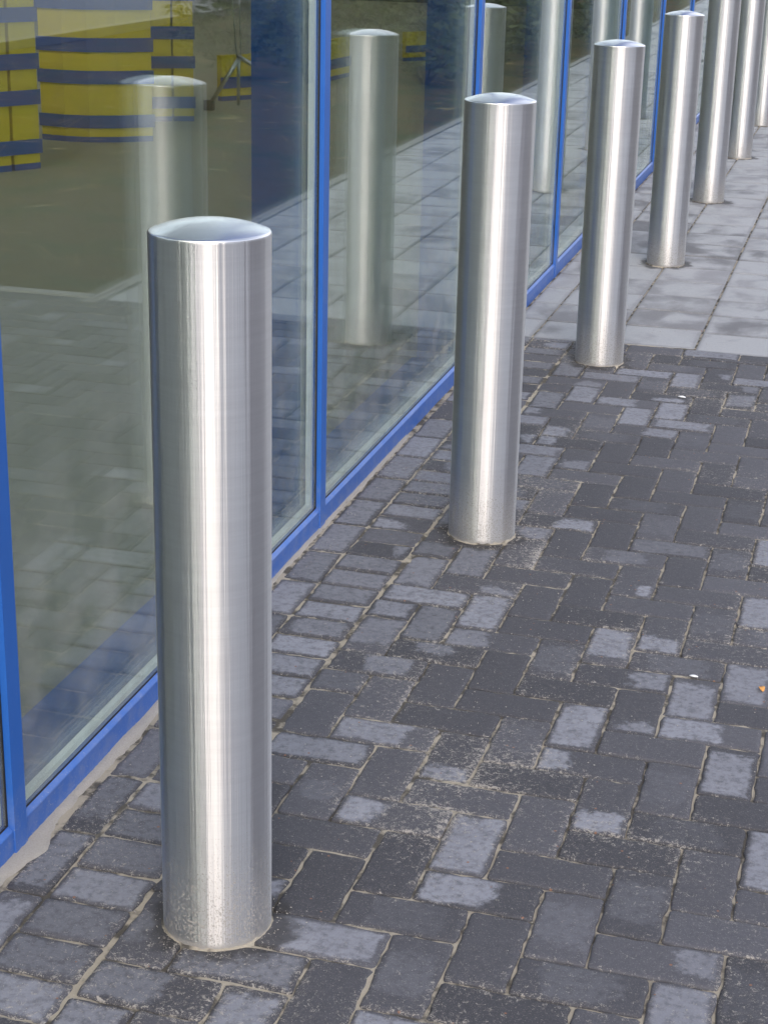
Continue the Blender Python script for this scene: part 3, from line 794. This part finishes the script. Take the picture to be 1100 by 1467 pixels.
# litter on the pavement
def leaf(name, label, cat, x, y, L, w, mat, rz, up):
    v = []; f = []
    for i in range(7):
        t = i/6.0; ww = w*math.sin(math.pi*min(0.97, max(0.03, t)))**0.7
        z = 0.003 + up*math.sin(math.pi*t)
        v += [(L*(t-.5), -ww, z+up*.5), (L*(t-.5), 0, z), (L*(t-.5), ww, z+up*.4)]
    for i in range(6):
        for q in (0, 1):
            a = i*3+q; f.append((a, a+3, a+4, a+1))
    o = mesh_obj(name, v, f, mat, None, True)
    o.location = (x, y, 0.001); o.rotation_euler = (0, 0, rz)
    sm = o.modifiers.new('thickness', 'SOLIDIFY'); sm.thickness = 0.0012
    tag(o, label, cat); return o
leaf('fallen_leaf', 'tiny orange leaf scrap on the bricks at the right edge', 'leaf', 0.7512, 1.1226, 0.022, 0.006, M['leafy'], 1.9, 0.004)
leaf('paper_scrap', 'white paper scrap in a brick joint below the tiny leaf level, nearer the camera', 'litter', 0.6114, 1.1425, 0.018, 0.0045, M['paper'], -0.1, 0.001)
leaf('paper_scrap', 'white paper scrap on the dark bricks near the grey tiles', 'litter', 0.3333, 3.3067, 0.026, 0.008, M['paper'], -0.2, 0.001)

# ------------------------------------------------------------------ light
SUN_AZ, SUN_EL = 163.0, 38.0                       # azimuth clockwise from +y
w = bpy.data.worlds.new('World'); scene.world = w; w.use_nodes = True
nt = w.node_tree
for n in list(nt.nodes): nt.nodes.remove(n)
out = nt.nodes.new('ShaderNodeOutputWorld'); bg = nt.nodes.new('ShaderNodeBackground')
sky = nt.nodes.new('ShaderNodeTexSky'); sky.sky_type = 'NISHITA'; sky.sun_disc = False
sky.sun_elevation = R(SUN_EL); sky.sun_rotation = R(SUN_AZ); sky.dust_density = 4.0; sky.air_density = 1.0; sky.ozone_density = 1.0
# thin cloud veil: the sky's own colour pulled towards grey white
tc = nt.nodes.new('ShaderNodeTexCoord')
no = nt.nodes.new('ShaderNodeTexNoise'); no.inputs['Scale'].default_value = 2.2; no.inputs['Detail'].default_value = 6; no.inputs['Roughness'].default_value = 0.6
nt.links.new(tc.outputs['Generated'], no.inputs['Vector'])
mr = nt.nodes.new('ShaderNodeMapRange'); mr.inputs['From Min'].default_value = 0.3; mr.inputs['From Max'].default_value = 0.7; mr.inputs['To Min'].default_value = 0.72; mr.inputs['To Max'].default_value = 0.86
nt.links.new(no.outputs['Fac'], mr.inputs['Value'])
mx = nt.nodes.new('ShaderNodeMix'); mx.data_type = 'RGBA'
mx.inputs[7].default_value = (8.6, 8.7, 9.5, 1)
sp = nt.nodes.new('ShaderNodeSeparateXYZ'); nt.links.new(tc.outputs['Generated'], sp.inputs[0])
el = nt.nodes.new('ShaderNodeMapRange'); el.interpolation_type = 'SMOOTHSTEP'
el.inputs['From Min'].default_value = 0.05; el.inputs['From Max'].default_value = 0.95; el.inputs['To Min'].default_value = 1.0; el.inputs['To Max'].default_value = 0.22
nt.links.new(sp.outputs[2], el.inputs['Value'])
ml = nt.nodes.new('ShaderNodeMath'); ml.operation = 'MULTIPLY'
nt.links.new(mr.outputs['Result'], ml.inputs[0]); nt.links.new(el.outputs['Result'], ml.inputs[1])
nt.links.new(ml.outputs[0], mx.inputs[0]); nt.links.new(sky.outputs[0], mx.inputs[6])
nt.links.new(mx.outputs[2], bg.inputs[0]); bg.inputs[1].default_value = 0.13
nt.links.new(bg.outputs[0], out.inputs[0])
sl = bpy.data.lights.new('sun', 'SUN'); sl.energy = 0.6; sl.angle = R(40); sl.color = (1.0, 0.975, 0.94)
so = bpy.data.objects.new('sun', sl); C.objects.link(so)
d = Vector((math.sin(R(SUN_AZ))*math.cos(R(SUN_EL)), math.cos(R(SUN_AZ))*math.cos(R(SUN_EL)), math.sin(R(SUN_EL))))
so.rotation_euler = d.to_track_quat('Z', 'Y').to_euler()

# ------------------------------------------------------------------ camera
cd = bpy.data.cameras.new('camera'); co = bpy.data.objects.new('camera', cd); C.objects.link(co)
yaw, pit, rol = -0.27047297933894976, -0.34172675495113075, 0.023547989459273812
fw = Vector((math.sin(yaw)*math.cos(pit), math.cos(yaw)*math.cos(pit), math.sin(pit)))
rt = Vector((math.cos(yaw), -math.sin(yaw), 0)); up = rt.cross(fw)
r2 = rt*math.cos(rol) + up*math.sin(rol); u2 = -rt*math.sin(rol) + up*math.cos(rol)
mat = Matrix(((r2.x, u2.x, -fw.x), (r2.y, u2.y, -fw.y), (r2.z, u2.z, -fw.z))).to_4x4()
mat.translation = Vector((0.854616, -2.167559, 1.506876))
co.matrix_world = mat
cd.sensor_fit = 'VERTICAL'; cd.sensor_height = 24.0; cd.sensor_width = 24.0; cd.lens = 2463.9033/1467*24.0
cd.clip_start = 0.05; cd.clip_end = 3000
scene.camera = co
vs = scene.view_settings
vs.view_transform = 'Standard'; vs.look = 'None'; vs.exposure = 0.95; vs.gamma = 1.0
cy = scene.cycles
cy.max_bounces = 10; cy.transparent_max_bounces = 24; cy.glossy_bounces = 6; cy.diffuse_bounces = 4
